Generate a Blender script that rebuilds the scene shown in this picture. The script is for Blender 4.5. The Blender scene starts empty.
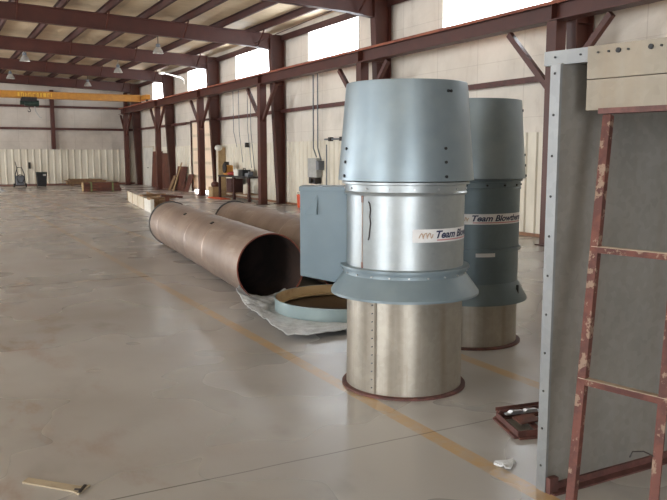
import bpy, bmesh, math, random
from mathutils import Vector, Matrix, noise as mnoise
random.seed(7)
SC = bpy.context.scene
COL = SC.collection
PI = math.pi
V = Vector

# ------------------------------------------------------------------ helpers
def lin(r, g, b):
    def f(c):
        c /= 255.0
        return c / 12.92 if c <= .04045 else ((c + .055) / 1.055) ** 2.4
    return (f(r), f(g), f(b), 1.0)

class MB:
    """collects shapes in world coordinates, builds ONE mesh object"""
    def __init__(s):
        s.v = []; s.f = []
    def add(s, vs, fs):
        n = len(s.v); s.v += [V(p) for p in vs]; s.f += [[i + n for i in f] for f in fs]; return s
    def box(s, a, b):
        x0, y0, z0 = a; x1, y1, z1 = b
        return s.add([(x0,y0,z0),(x1,y0,z0),(x1,y1,z0),(x0,y1,z0),(x0,y0,z1),(x1,y0,z1),(x1,y1,z1),(x0,y1,z1)],
                     [(0,3,2,1),(4,5,6,7),(0,1,5,4),(1,2,6,5),(2,3,7,6),(3,0,4,7)])
    def bar(s, p, q, w, h, up=(0,0,1)):
        """rectangular bar from p to q, w across, h along up"""
        p = V(p); q = V(q); d = (q - p).normalized(); u = V(up)
        if abs(d.dot(u)) > .98: u = V((0,1,0))
        side = d.cross(u).normalized(); u = side.cross(d).normalized()
        a = side * w / 2; b = u * h / 2
        vs = [p-a-b, p+a-b, p+a+b, p-a+b, q-a-b, q+a-b, q+a+b, q-a+b]
        return s.add(vs, [(0,3,2,1),(4,5,6,7),(0,1,5,4),(1,2,6,5),(2,3,7,6),(3,0,4,7)])
    def prism(s, poly, ext):
        """poly: list of 3d points, ext: extrusion vector"""
        n = len(poly); e = V(ext)
        vs = [V(p) for p in poly] + [V(p) + e for p in poly]
        return s.add(vs, [list(range(n))[::-1], list(range(n, 2*n))] + [(i, (i+1) % n, n+(i+1) % n, n+i) for i in range(n)])
    def cyl(s, p, q, r0, r1=None, n=16, caps=True):
        r1 = r0 if r1 is None else r1
        p = V(p); q = V(q); d = (q-p).normalized()
        a = d.orthogonal().normalized(); b = d.cross(a)
        vs = []
        for c, r in ((p, r0), (q, r1)):
            for i in range(n):
                t = 2*PI*i/n; vs.append(c + a*math.cos(t)*r + b*math.sin(t)*r)
        fs = [(i, (i+1) % n, n+(i+1) % n, n+i) for i in range(n)]
        if caps: fs += [list(range(n))[::-1], list(range(n, 2*n))]
        return s.add(vs, fs)
    def lathe(s, c, prof, n=72, axis=(0,0,1), closed=True):
        """prof: list of (r, h) along axis; closed joins last to first"""
        c = V(c); d = V(axis).normalized()
        a = V((1,0,0)) if abs(d.z) > .9 else d.cross(V((0,0,1))).normalized()
        b = d.cross(a)
        m = len(prof); vs = []
        for r, h in prof:
            for i in range(n):
                t = 2*PI*i/n; vs.append(c + d*h + a*math.cos(t)*r + b*math.sin(t)*r)
        fs = []
        for k in range(m if closed else m-1):
            k2 = (k+1) % m
            for i in range(n):
                j = (i+1) % n; fs.append((k*n+i, k*n+j, k2*n+j, k2*n+i))
        return s.add(vs, fs)
    def tube(s, pts, r, n=8):
        pts = [V(p) for p in pts]; m = len(pts); vs = []
        up = None
        for i, p in enumerate(pts):
            d = (pts[min(i+1, m-1)] - pts[max(i-1, 0)]).normalized()
            a = d.orthogonal().normalized() if up is None else (up - d*up.dot(d)).normalized()
            up = a; b = d.cross(a)
            for k in range(n):
                t = 2*PI*k/n; vs.append(p + a*math.cos(t)*r + b*math.sin(t)*r)
        fs = [(i*n+k, i*n+(k+1) % n, (i+1)*n+(k+1) % n, (i+1)*n+k) for i in range(m-1) for k in range(n)]
        fs += [list(range(n))[::-1], list(range((m-1)*n, m*n))]
        return s.add(vs, fs)
    def ball(s, c, r, n=10, sc=(1,1,1)):
        m = n//2 + 1
        c = V(c); vs = []; fs = []
        for i in range(m+1):
            ph = PI*i/m
            for k in range(n):
                t = 2*PI*k/n
                vs.append(c + V((math.sin(ph)*math.cos(t)*r*sc[0], math.sin(ph)*math.sin(t)*r*sc[1], math.cos(ph)*r*sc[2])))
        for i in range(m):
            for k in range(n): fs.append((i*n+k, (i+1)*n+k, (i+1)*n+(k+1) % n, i*n+(k+1) % n))
        return s.add(vs, fs)

def build(name, mb, mat, parent=None, smooth=None, bevel=0, origin=None, kind=None, label=None, fix=True):
    o0 = V(parent.location) if parent is not None and 'abs_loc' not in parent else V((0,0,0))
    p = parent; o0 = V((0,0,0))
    while p is not None: o0 += V(p.location); p = p.parent
    if origin is not None and parent is None: o0 = V(origin)
    me = bpy.data.meshes.new(name)
    me.from_pydata([tuple(v - o0) for v in mb.v], [], mb.f)
    bm = bmesh.new(); bm.from_mesh(me)
    if fix:
        bmesh.ops.remove_doubles(bm, verts=bm.verts, dist=1e-5)
        bmesh.ops.recalc_face_normals(bm, faces=bm.faces)
    if bevel:
        es = [e for e in bm.edges if len(e.link_faces) == 2 and e.calc_face_angle(0) > .7]
        bmesh.ops.bevel(bm, geom=es, offset=bevel, segments=2, affect='EDGES', profile=.6)
    bm.to_mesh(me); bm.free()
    if smooth is not None:
        me.polygons.foreach_set('use_smooth', [True]*len(me.polygons))
        me.set_sharp_from_angle(angle=math.radians(smooth))
    me.materials.append(mat)
    o = bpy.data.objects.new(name, me); COL.objects.link(o)
    if parent is not None: o.parent = parent
    elif origin is not None: o.location = origin
    if kind: o['kind'] = kind
    if label: o['label'] = label
    return o

def tag(o, label, cat, group=None):
    o['label'] = label; o['category'] = cat
    if group: o['group'] = group
    return o

def thing(name, label, cat, loc, group=None):
    o = bpy.data.objects.new(name, None); COL.objects.link(o)
    o.location = loc; o.empty_display_size = .1
    return tag(o, label, cat, group)

def dup(root, loc, label, group=None):
    r = root.copy(); COL.objects.link(r); r.location = loc; r['label'] = label
    if group: r['group'] = group
    for ch in list(root.children):
        c = ch.copy(); COL.objects.link(c); c.parent = r
        for g in ch.children:
            d = g.copy(); COL.objects.link(d); d.parent = c
    return r

# ---------------------------------------------------------------- materials
class NT:
    def __init__(s, name):
        s.m = bpy.data.materials.new(name); s.m.use_nodes = True
        s.t = s.m.node_tree; s.t.nodes.clear()
        s.out = s.t.nodes.new('ShaderNodeOutputMaterial')
        s.b = s.n('ShaderNodeBsdfPrincipled'); s.l(s.b.outputs[0], s.out.inputs[0])
        s.co = s.n('ShaderNodeTexCoord').outputs['Object']
    def n(s, ty, **kw):
        nd = s.t.nodes.new(ty)
        for k, v in kw.items(): setattr(nd, k, v)
        return nd
    def l(s, a, b): s.t.links.new(a, b)
    def val(s, sock, v):
        if hasattr(v, 'links') or isinstance(v, bpy.types.NodeSocket): s.l(v, sock)
        else: sock.default_value = v
    def map(s, scale=(1,1,1), loc=(0,0,0), rot=(0,0,0), co=None):
        nd = s.n('ShaderNodeMapping'); s.l(co or s.co, nd.inputs[0])
        nd.inputs['Scale'].default_value = scale; nd.inputs['Location'].default_value = loc; nd.inputs['Rotation'].default_value = rot
        return nd.outputs[0]
    def noise(s, scale, detail=4, rough=.55, co=None, dist=0):
        nd = s.n('ShaderNodeTexNoise'); s.l(co or s.co, nd.inputs['Vector'])
        nd.inputs['Scale'].default_value = scale; nd.inputs['Detail'].default_value = detail
        nd.inputs['Roughness'].default_value = rough; nd.inputs['Distortion'].default_value = dist
        return nd.outputs['Fac']
    def vor(s, scale, co=None, out='Color', feature='F1'):
        nd = s.n('ShaderNodeTexVoronoi', feature=feature); s.l(co or s.co, nd.inputs['Vector'])
        nd.inputs['Scale'].default_value = scale
        return nd.outputs[out]
    def ramp(s, fac, stops):
        nd = s.n('ShaderNodeValToRGB'); s.l(fac, nd.inputs[0]); e = nd.color_ramp.elements; nd.color_ramp.interpolation = 'EASE'
        while len(e) < len(stops): e.new(.5)
        for el, (p, c) in zip(e, stops):
            el.position = p; el.color = c if not isinstance(c, (int, float)) else (c, c, c, 1)
        return nd.outputs[0]
    def mix(s, fac, a, b, mode='MIX'):
        nd = s.n('ShaderNodeMix', data_type='RGBA', blend_type=mode)
        s.val(nd.inputs[0], fac); s.val(nd.inputs[6], a); s.val(nd.inputs[7], b)
        return nd.outputs[2]
    def math(s, op, a, b=0.0, c=None):
        nd = s.n('ShaderNodeMath', operation=op); s.val(nd.inputs[0], a); s.val(nd.inputs[1], b)
        if c is not None: s.val(nd.inputs[2], c)
        return nd.outputs[0]
    def sep(s, co=None):
        nd = s.n('ShaderNodeSeparateXYZ'); s.l(co or s.co, nd.inputs[0]); return nd.outputs
    def bump(s, h, strength=.3, dist=.01):
        nd = s.n('ShaderNodeBump'); s.l(h, nd.inputs['Height'])
        nd.inputs['Strength'].default_value = strength; nd.inputs['Distance'].default_value = dist
        s.l(nd.outputs[0], s.b.inputs['Normal'])
    def set(s, **kw):
        for k, v in kw.items(): s.val(s.b.inputs[k.replace('_', ' ')], v)
        return s

def mat_plain(name, c1, c2=None, rough=.6, metal=0, scale=6, bump=0, spec=.5):
    m = NT(name); c2 = c2 or tuple(x*.75 for x in c1[:3]) + (1,)
    f = m.noise(scale, 5, .6)
    m.set(Base_Color=m.mix(m.ramp(f, [(.3, 0), (.7, 1)]), c1, c2), Roughness=rough, Metallic=metal, Specular_IOR_Level=spec)
    if bump: m.bump(m.noise(scale*6, 4), bump, .01)
    return m.m

def mat_rust(name, base, rust, amount=.5, scale=5, rough=.65, metal=0.0, flakes=None):
    m = NT(name)
    f = m.ramp(m.noise(scale, 7, .65), [(amount-.1, 0), (amount+.1, 1)])
    c = m.mix(f, base, rust)
    c = m.mix(m.ramp(m.noise(scale*.35, 3), [(.35, 0), (.75, .35)]), c, tuple(x*.45 for x in rust[:3]) + (1,))
    if flakes:
        c = m.mix(m.ramp(m.noise(scale*1.9, 6, .7), [(.55, 0), (.6, 1)]), c, flakes)
    m.set(Base_Color=c, Roughness=rough, Metallic=metal)
    m.bump(m.noise(scale*8, 4), .25, .004)
    return m.m

M = {}
M['iron'] = mat_plain('red_iron_primer', lin(84,42,32), lin(72,36,28), .5, 0, 1.5)
M['iron_dark'] = mat_plain('dark_red_purlin_primer', lin(74,40,35), lin(60,33,29), .6, 0, 1.5)
M['rail'] = mat_rust('rusted_rail', lin(158,92,66), lin(132,70,52), .5, 3)
M['girt'] = mat_plain('brown_red_girt', lin(92,52,46), lin(72,42,38), .6)
M['yellow'] = mat_plain('yellow_crane_paint', lin(196,138,50), lin(178,120,44), .45)
M['yellow_text'] = mat_plain('pale_yellow_lettering', lin(236,196,74), lin(226,180,60), .5)
M['white'] = mat_plain('white_paint', lin(226,222,212), lin(208,204,194), .5, 0, 3)
M['cream'] = mat_plain('cream_paint', lin(214,204,184), lin(196,184,164), .55, 0, 2)
M['tan'] = mat_plain('tan_board', lin(176,150,110), lin(150,124,90), .7, 0, 4, .2)
M['wood'] = mat_plain('weathered_lumber', lin(158,126,92), lin(124,96,70), .75, 0, 5, .3)
M['black'] = mat_plain('black_plastic', lin(34,34,36), lin(22,22,24), .5)
M['dark'] = mat_plain('dark_steel', lin(58,52,50), lin(40,36,36), .55, .3)
M['green'] = mat_plain('dark_green_plastic', lin(42,60,50), lin(30,44,38), .5)
M['orange'] = mat_plain('orange_plastic', lin(226,92,44), lin(206,74,34), .5)
M['grey'] = mat_plain('light_grey_enamel', lin(176,176,172), lin(156,156,152), .45)
M['midgrey'] = mat_plain('mid_grey_enamel', lin(112,116,122), lin(92,96,102), .45)
M['red'] = mat_plain('red_plastic', lin(176,70,64), lin(150,54,52), .5)
M['chrome'] = mat_plain('bright_metal', lin(200,200,202), lin(170,170,174), .4, .6)
M['lampmetal'] = mat_plain('spun_aluminium', lin(200,198,192), lin(176,174,168), .4, .5)
M['plant_rust'] = mat_rust('rusted_steel', lin(106,60,44), lin(82,46,36), .5, 4)
M['flaky'] = mat_rust('rust_with_flaking_paint', lin(102,58,48), lin(80,44,38), .5, 9, .7, 0, lin(132,110,94))
M['redbase'] = mat_rust('rusted_flange', lin(112,72,66), lin(86,56,52), .5, 8)
M['bolt'] = mat_plain('dark_bolt', lin(46,46,48), lin(34,34,36), .5, .4)
M['holes'] = mat_plain('bolt_hole_dark', lin(52,50,48), lin(40,38,36), .8)
M['strap'] = mat_plain('green_yellow_strap', lin(120,132,84), lin(96,110,70), .6)

# galvanised / painted sheet metals
def mat_metal(name, c1, c2, metal, rough, spangle=0.0, streak=.0, stain=None):
    m = NT(name)
    c = m.mix(m.ramp(m.noise(3, 4), [(.3, 0), (.7, 1)]), c1, c2)
    if spangle:
        g = m.vor(28)
        bw = m.n('ShaderNodeRGBToBW'); m.l(g, bw.inputs[0])
        c = m.mix(spangle, c, m.ramp(bw.outputs[0], [(.2, tuple(x*.8 for x in c2[:3])+(1,)), (.8, c1)]))
    if streak:
        f = m.ramp(m.noise(1, 5, .6, m.map((9, 9, .35))), [(.45, 0), (.75, streak)])
        c = m.mix(f, c, stain)
    r = m.math('MULTIPLY_ADD', m.noise(5, 5, .6), .18, rough - .09)
    m.set(Base_Color=c, Metallic=metal, Roughness=r)
    return m.m
M['cap_grey'] = mat_metal('blue_grey_sheet_metal', lin(138,152,160), lin(127,141,150), .55, .40)
M['blue_grey'] = mat_metal('blue_grey_enamel', lin(124,139,146), lin(114,129,137), .2, .42)
M['box_blue'] = mat_metal('blue_grey_box_enamel', lin(114,131,141), lin(106,123,133), .05, .5)
M['galv'] = mat_metal('galvanised_sheet', lin(170,176,178), lin(158,165,168), .7, .43, .15)
M['galv_stain'] = mat_metal('stained_galvanised_sheet', lin(172,166,155), lin(156,150,139), .7, .42, .2, .45, lin(120,106,90))
M['dull_blue'] = mat_metal('dull_blue_grey_sheet', lin(104,119,126), lin(94,109,117), .35, .45, .1)
M['panel'] = mat_metal('grey_panel_sheet', lin(142,139,134), lin(130,127,122), .3, .5, .25, .3, lin(128,116,104))
M['flange'] = mat_metal('pale_folded_edge', lin(142,145,146), lin(130,132,134), .35, .45, .2)  # edge tone also darkened against the left door light
M['fascia'] = mat_metal('beige_darkened_sheet', lin(150,142,128), lin(132,124,111), .15, .6, .15, .35, lin(140,122,100))  # base tone darkened against strong left door light, stain streaks on top
M['ring_blue'] = mat_metal('pale_blue_green_enamel', lin(146,163,164), lin(132,150,153), .1, .4)
M['ring_in'] = mat_rust('brown_primer_inside', lin(178,152,112), lin(140,104,70), .55, 3, .6)

# rusty brown pipe
m = NT('brown_mill_scale_pipe')
f = m.ramp(m.noise(1.6, 6, .6), [(.3, 0), (.7, 1)])
c = m.mix(f, lin(152,134,122), lin(130,113,103))
c = m.mix(m.ramp(m.noise(5, 6, .7), [(.55, 0), (.75, .6)]), c, lin(122,84,66))
c = m.mix(m.ramp(m.noise(2, 5, .6, m.map((6, .6, 6))), [(.58, 0), (.7, .5)]), c, lin(172,158,146))
m.set(Base_Color=c, Roughness=m.math('MULTIPLY_ADD', m.noise(6), .2, .35), Metallic=.25)
M['pipe'] = m.m
M['pipe_in'] = mat_rust('dark_scale_inside_pipe', lin(70,54,48), lin(52,40,36), .5, 3, .8)
M['seam'] = mat_plain('weld_seam', lin(180,162,150), lin(160,142,130), .35, .3)
M['pipe_flange'] = mat_plain('grey_end_flange', lin(96,98,98), lin(80,80,80), .5, .3)

# plastic sheeting
m = NT('grey_plastic_sheet')
c = m.mix(m.ramp(m.noise(6, 6, .7), [(.35, 0), (.7, 1)]), lin(212,216,220), lin(170,172,174))
m.set(Base_Color=c, Roughness=.28, Specular_IOR_Level=.7); m.bump(m.noise(14, 5, .6), .5, .03)
M['plastic'] = m.m

# concrete floor: worn lines, joints and rust marks are paint and dirt on it
m = NT('concrete_floor')
X, Y, Z = m.sep()
n1 = m.noise(.35, 3, .5); n2 = m.noise(1.1, 3, .5); n3 = m.noise(14, 5, .6)
c = m.mix(m.ramp(n1, [(.35, 0), (.65, 1)]), lin(178,177,175), lin(166,163,160))
c = m.mix(m.ramp(n2, [(.4, 0), (.75, .55)]), c, lin(152,147,142))
c = m.mix(m.math('MULTIPLY', n3, .12), c, lin(164,161,158))
# reddish dust far down the hall, rust marks in patches
rd = m.noise(.6, 3, .5, m.map((1, .35, 1)))
far = m.n('ShaderNodeMapRange'); m.l(Y, far.inputs[0]); far.inputs[1].default_value = 15; far.inputs[2].default_value = 34
c = m.mix(m.math('MULTIPLY', far.outputs[0], m.ramp(rd, [(.3, .2), (.6, .6)])), c, lin(172,152,142))
ru = m.ramp(m.noise(2.4, 5, .65, m.map((1, .45, 1), (3.1, 1.7, 0))), [(.5, 0), (.7, .55)])
left = m.n('ShaderNodeMapRange'); m.l(X, left.inputs[0]); left.inputs[1].default_value = 1.6; left.inputs[2].default_value = .4
c = m.mix(m.math('MULTIPLY', ru, left.outputs[0]), c, lin(134,90,62))
c = m.mix(m.ramp(m.noise(3, 3, .5, m.map((1, .6, 1), (8, 2, 0))), [(.55, 0), (.8, .25)]), c, lin(92,80,72))
def band(co, x0, hw):
    d = m.math('ABSOLUTE', m.math('SUBTRACT', co, x0))
    return m.math('LESS_THAN', d, hw)
wear = m.ramp(m.noise(6, 6, .7), [(.3, .25), (.6, .8)])
fade = m.n('ShaderNodeMapRange'); m.l(Y, fade.inputs[0]); fade.inputs[1].default_value = 6; fade.inputs[2].default_value = 11
fade.inputs[3].default_value = 1; fade.inputs[4].default_value = .45
for x0, hw in ((2.545, .055), (3.80, .055)):
    c = m.mix(m.math('MULTIPLY', m.math('MULTIPLY', band(X, x0, hw), wear), fade.outputs[0]), c, lin(188,152,98))
wob = m.math('MULTIPLY_ADD', m.noise(2, 3), .02, -.01)
for y0 in (3.53, 10.2, 17, 23.7, 30.4, 37.1):
    c = m.mix(m.math('MULTIPLY', band(m.math('ADD', Y, wob), y0, .006 if y0 < 5 else .014), .6), c, lin(66,60,56))
for x0 in (-5.0, 6.8):
    c = m.mix(m.math('MULTIPLY', band(m.math('ADD', X, wob), x0, .008), .6), c, lin(66,60,56))
ro = m.ramp(m.noise(.7, 2, .5, m.map((1, 1, 1), (5, 9, 0))), [(.3, .23), (.7, .33)])
m.set(Base_Color=c, Roughness=ro, Specular_IOR_Level=.8)
M['floor'] = m.m

# vinyl faced insulation on walls and roof (object coordinates = world)
def mat_insul(name, c1, c2, axis, seam=1.5):
    m = NT(name); s = m.sep()
    c = m.mix(m.ramp(m.noise(.8, 5, .6), [(.3, 0), (.7, 1)]), c1, c2)
    c = m.mix(m.ramp(m.noise(2.2, 6, .7, m.map((1, 1, .4))), [(.55, 0), (.75, .35)]), c, lin(168,150,132))
    fr = m.math('FRACT', m.math('DIVIDE', s[axis], seam))
    c = m.mix(m.math('MULTIPLY', m.math('LESS_THAN', fr, .012), .3), c, lin(130,112,98))
    if axis != 2:
        fr2 = m.math('FRACT', m.math('DIVIDE', s[2], 1.22))
        c = m.mix(m.math('MULTIPLY', m.math('LESS_THAN', fr2, .012), .2), c, lin(130,112,98))
    m.set(Base_Color=c, Roughness=.6); m.bump(m.noise(2.5, 4), .35, .06)
    return m.m
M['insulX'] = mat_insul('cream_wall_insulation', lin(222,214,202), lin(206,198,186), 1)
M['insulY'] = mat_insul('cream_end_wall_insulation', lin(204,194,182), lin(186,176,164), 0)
M['roof'] = mat_insul('cream_roof_insulation', lin(226,208,178), lin(206,186,154), 1, 1.8)
m = NT('cream_ribbed_liner')
c = m.mix(m.ramp(m.noise(1.2, 5, .6, m.map((1, 1, .5))), [(.35, 0), (.7, 1)]), lin(222,215,198), lin(206,198,180))
c = m.mix(m.ramp(m.noise(3, 6, .7, m.map((1, 1, .5))), [(.62, 0), (.78, .4)]), c, lin(168,144,116))
m.set(Base_Color=c, Roughness=.45)
M['liner'] = m.m
m = NT('window_pane')
tr = m.n('ShaderNodeBsdfTransparent'); tr.inputs[0].default_value = (.93, .95, .97, 1)
gl = m.n('ShaderNodeBsdfGlossy'); gl.inputs['Roughness'].default_value = .1
mx = m.n('ShaderNodeMixShader'); mx.inputs[0].default_value = .06
m.l(tr.outputs[0], mx.inputs[1]); m.l(gl.outputs[0], mx.inputs[2]); m.l(mx.outputs[0], m.out.inputs[0])
M['pane'] = m.m
m = NT('milky_door_pane')
m.set(Base_Color=lin(226,214,196), Roughness=.4)
trl = m.n('ShaderNodeBsdfTranslucent'); trl.inputs[0].default_value = lin(226,200,176)
mx = m.n('ShaderNodeMixShader'); mx.inputs[0].default_value = .12
m.l(m.b.outputs[0], mx.inputs[1]); m.l(trl.outputs[0], mx.inputs[2]); m.l(mx.outputs[0], m.out.inputs[0])
M['milky'] = m.m
M['sticker'] = mat_plain('white_sticker', lin(226,226,226), lin(214,214,216), .4)
M['ink'] = mat_plain('dark_blue_ink', lin(34,46,84), lin(28,40,74), .4)
M['inkred'] = mat_plain('faded_red_ink', lin(196,140,140), lin(186,130,132), .4)
M['inkbrown'] = mat_plain('brown_ink', lin(176,150,132), lin(190,164,136), .4)
M['ooze'] = mat_plain('black_sealant', lin(54,52,52), lin(40,38,38), .5)
M['rustspot'] = mat_plain('rust_spot', lin(120,58,42), lin(96,46,36), .7)

# ------------------------------------------------------------------ setting
WX, BY, FY = 10.95, 45.0, -8.0
FR = [10.25, 17.1, 23.8, 30.3, 36.9, 43.6]            # frame lines
def zt(x): return 5.72 + (10.9 - abs(x)) * .033       # top of rafter
def zb(x): return 5.25 + (10.9 - abs(x)) * .032       # underside of rafter

build('floor', MB().box((-11.3, FY-.3, -.2), (11.3, BY+.3, 0)), M['floor'], kind='structure')
mb = MB()
for sgn in (1, -1):
    a = [(0, FY-.2, zt(0)+.2), (sgn*11.2, FY-.2, zt(11.2)+.2), (sgn*11.2, BY+.2, zt(11.2)+.2), (0, BY+.2, zt(0)+.2)]
    mb.prism(a, (0, 0, .12))
build('ceiling', mb, M['roof'], kind='structure')

def wall(name, axis, pos, thick, u0, u1, z0, z1, holes, mat):
    """wall on plane axis=pos with openings holes=(u0,u1,z0,z1)"""
    us = sorted({u0, u1, *[h[0] for h in holes], *[h[1] for h in holes]})
    zs = sorted({z0, z1, *[h[2] for h in holes], *[h[3] for h in holes]})
    mb = MB()
    for i in range(len(us)-1):
        for j in range(len(zs)-1):
            um = (us[i]+us[i+1])/2; zm = (zs[j]+zs[j+1])/2
            if any(h[0] < um < h[1] and h[2] < zm < h[3] for h in holes): continue
            if axis == 'x': mb.box((pos, us[i], zs[j]), (pos+thick, us[i+1], zs[j+1]))
            else: mb.box((us[i], pos, zs[j]), (us[i+1], pos+thick, zs[j+1]))
    return build(name, mb, mat, kind='structure', fix=False)

WZ0, WZ1 = 4.45, 5.60
WIN = [(11.25, 14.85), (18.75, 22.0), (25.0, 28.45), (31.5, 34.67), (38.2, 40.9)]     # seen in the photo
WINB = [(4.6, 8.0)]                                                          # further along, beside the camera
SECT = (31.25, 34.3, 0, 3.2)                                                            # glazed sectional door
wall('wall_right', 'x', WX, .15, FY, BY, 0, 6.3, [(a, b, WZ0, WZ1) for a, b in WIN + WINB] + [SECT], M['insulX'])
UNSEEN_LDOORS = [(-1.2, 2.2, 0, 3.6), (18.5, 24.5, 0, 4.6), (33.0, 38.5, 0, 4.6)]  # unseen openings; the farthest one is added to brighten the end wall
LWIN = [(5, 8.6, WZ0, WZ1), (11.6, 15.4, WZ0, WZ1)]
wall('wall_left', 'x', -WX-.15, .15, FY, BY, 0, 6.3, UNSEEN_LDOORS + LWIN, M['insulX'])
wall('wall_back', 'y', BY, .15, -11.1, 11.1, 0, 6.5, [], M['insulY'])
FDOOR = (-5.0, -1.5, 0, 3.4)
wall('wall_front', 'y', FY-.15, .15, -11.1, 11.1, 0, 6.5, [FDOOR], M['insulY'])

# windows of the right wall
for i, (a, b) in enumerate(WIN):
    fr = MB()
    t = .04
    x0, x1 = WX-.01, WX+.1
    fr.box((x0, a, WZ0), (x1, a+t, WZ1)); fr.box((x0, b-t, WZ0), (x1, b, WZ1))
    fr.box((x0, a+t, WZ0), (x1, b-t, WZ0+t)); fr.box((x0, a+t, WZ1-t), (x1, b-t, WZ1))
    w = build('window_%d' % (i+1), fr, M['white'], kind='structure')
    build('pane', MB().box((WX+.04, a+t, WZ0+t), (WX+.05, b-t, WZ1-t)), M['pane'], w)

# ribbed liner panels low on the walls
def ribbed(name, axis, pos, u0, u1, z1, sign, pitch=.305, depth=.032):
    """trapezoid ribs; sign = direction into the room"""
    prof = []
    u = u0
    while u < u1 - 1e-6:
        for du, d in ((0, 0), (.20, 0), (.225, depth), (.28, depth), (.305, 0)):
            if u + du*pitch/.305 <= u1: prof.append((u + du*pitch/.305, d))
        u += pitch
    prof.append((u1, 0))
    vs, fs = [], []
    for (uu, d) in prof:
        for z in (0.0, z1):
            vs.append((pos + sign*(d+.006), uu, z) if axis == 'x' else (uu, pos + sign*(d+.006), z))
    n = len(prof)
    for k in range(n-1): fs.append((2*k, 2*k+2, 2*k+3, 2*k+1))
    # top and back so it is a solid sheet
    b = len(vs)
    for (uu, d) in prof:
        for z in (0.0, z1): vs.append((pos, uu, z) if axis == 'x' else (uu, pos, z))
    for k in range(n-1): fs.append((2*k+1, 2*k+3, b+2*k+3, b+2*k+1))
    return build(name, MB().add(vs, fs), M['liner'], kind='structure')
ribbed('trim_1', 'y', BY, -10.9, 10.85, 2.02, -1, .36, .04)
ribbed('trim_2', 'x', WX, 17.25, 23.7, 2.13, -1)
ribbed('trim_3', 'x', WX, -7.9, 17.0, 2.13, -1)
ribbed('trim_4', 'x', WX, 23.9, 30.45, 2.13, -1)
ribbed('trim_5', 'x', WX, 34.4, 40.9, 2.13, -1)
# rusty dirt kerb along the wall foot
build('baseboard_right', MB().box((WX-.06, 8, 0), (WX-.036, 31.2, .07)), mat_plain('rusty_base_angle', lin(150,112,84), lin(126,92,70), .7), kind='structure')
build('baseboard_back', MB().box((-10.8, BY-.07, 0), (10.8, BY-.046, .1)), mat_plain('red_dirt_base_angle', lin(130,92,80), lin(112,78,68), .7), kind='structure')
# wall girts
for i, (z, y0, y1) in enumerate([(3.2, -7.8, 30.9), (3.2, 34.5, 44.8)]):
    build('trim_%d' % (6+i), MB().box((WX-.2, y0, z-.03), (WX-.001, y1, z+.03)).box((WX-.2, y0, z-.09), (WX-.18, y1, z-.03)), M['girt'], kind='structure')
for i, z in enumerate((3.2, 4.42)):
    build('trim_%d' % (8+i), MB().box((-10.8, BY-.2, z-.03), (10.8, BY-.001, z+.03)).box((-10.8, BY-.2, z-.1), (10.8, BY-.18, z-.03)), M['girt'], kind='structure')
build('trim_10', MB().box((WX-.14, FY, 5.62), (WX-.001, BY, 5.72)).box((WX-.14, FY, 5.52), (WX-.12, BY, 5.62)), M['iron_dark'], kind='structure')

# glazed sectional door, open a hand's width at the bottom
a, b, _, z1 = SECT
d1 = build('door_1', MB().box((WX-.02, a-.09, 0), (WX+.1, a, z1+.09)).box((WX-.02, b, 0), (WX+.1, b+.09, z1+.09)).box((WX-.02, a, z1), (WX+.1, b, z1+.09)), M['girt'], kind='structure')
for k in range(5):
    za = .10 + k*.62; zc = za + .62
    s = build('door_section', MB().box((WX+.03, a, za), (WX+.055, b, za+.06)).box((WX+.03, a, zc-.06), (WX+.055, b, zc))
              .box((WX+.03, a, za+.06), (WX+.055, a+.07, zc-.06)).box((WX+.03, b-.07, za+.06), (WX+.055, b, zc-.06))
              .box((WX+.03, (a+b)/2-.04, za+.06), (WX+.055, (a+b)/2+.04, zc-.06)), M['cream'], d1)
    pm = MB()
    for p, q in ((a+.07, (a+b)/2-.04), ((a+b)/2+.04, b-.07)): pm.box((WX+.038, p, za+.06), (WX+.046, q, zc-.06))
    build('pane', pm, M['milky'], s)
# white double door near the far corner
d2 = build('door_2', MB().box((WX-.05, 40.95, 0), (WX-.001, 41.02, 2.2)).box((WX-.05, 43.05, 0), (WX-.001, 43.12, 2.2)).box((WX-.05, 41.02, 2.12), (WX-.001, 43.05, 2.2)), M['cream'], kind='structure')
for y0, y1 in ((41.03, 42.02), (42.04, 43.04)):
    lf = build('door_leaf', MB().box((WX-.04, y0, .01), (WX-.005, y1, 2.11)), M['white'], d2)
    build('handle', MB().cyl((WX-.09, y0+.1, 1.0), (WX-.04, y0+.1, 1.0), .025).cyl((WX-.09, y0+.02, 1.0), (WX-.09, y0+.14, 1.0), .012), M['dark'], lf)

# ------------------------------------------------------------ steel frames
def ibeam_x(mb, x0, x1, y, zlo, zhi, fw, seg=12, tf=.018, tw=.012):
    for k in range(seg):
        xa = x0 + (x1-x0)*k/seg; xb = x0 + (x1-x0)*(k+1)/seg
        def q(x, z): return (x, y, z)
        mb.prism([(xa, y-tw/2, zlo(xa)), (xb, y-tw/2, zlo(xb)), (xb, y-tw/2, zhi(xb)), (xa, y-tw/2, zhi(xa))], (0, tw, 0))
        mb.prism([(xa, y-fw/2, zlo(xa)), (xb, y-fw/2, zlo(xb)), (xb, y-fw/2, zlo(xb)+tf), (xa, y-fw/2, zlo(xa)+tf)], (0, fw, 0))
        mb.prism([(xa, y-fw/2, zhi(xa)-tf), (xb, y-fw/2, zhi(xb)-tf), (xb, y-fw/2, zhi(xb)), (xa, y-fw/2, zhi(xa))], (0, fw, 0))
def haunch(x):
    ax = abs(x); h = max(0, (ax-9.4)/1.5)
    return zb(x) - .14*h*h
RL = ['dark red roof rafter over the nearest wall column, above the top of the picture', 'red iron roof rafter second nearest, meeting the column just left of the front fan cap',
      'long red iron roof rafter running from upper left to the third column', 'red iron roof rafter between the third and fifth, just behind the longest one', 'red iron roof rafter next to last, a lamp hanging in front', 'dark red rafter lying against the far end wall above the yellow girder']
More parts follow.
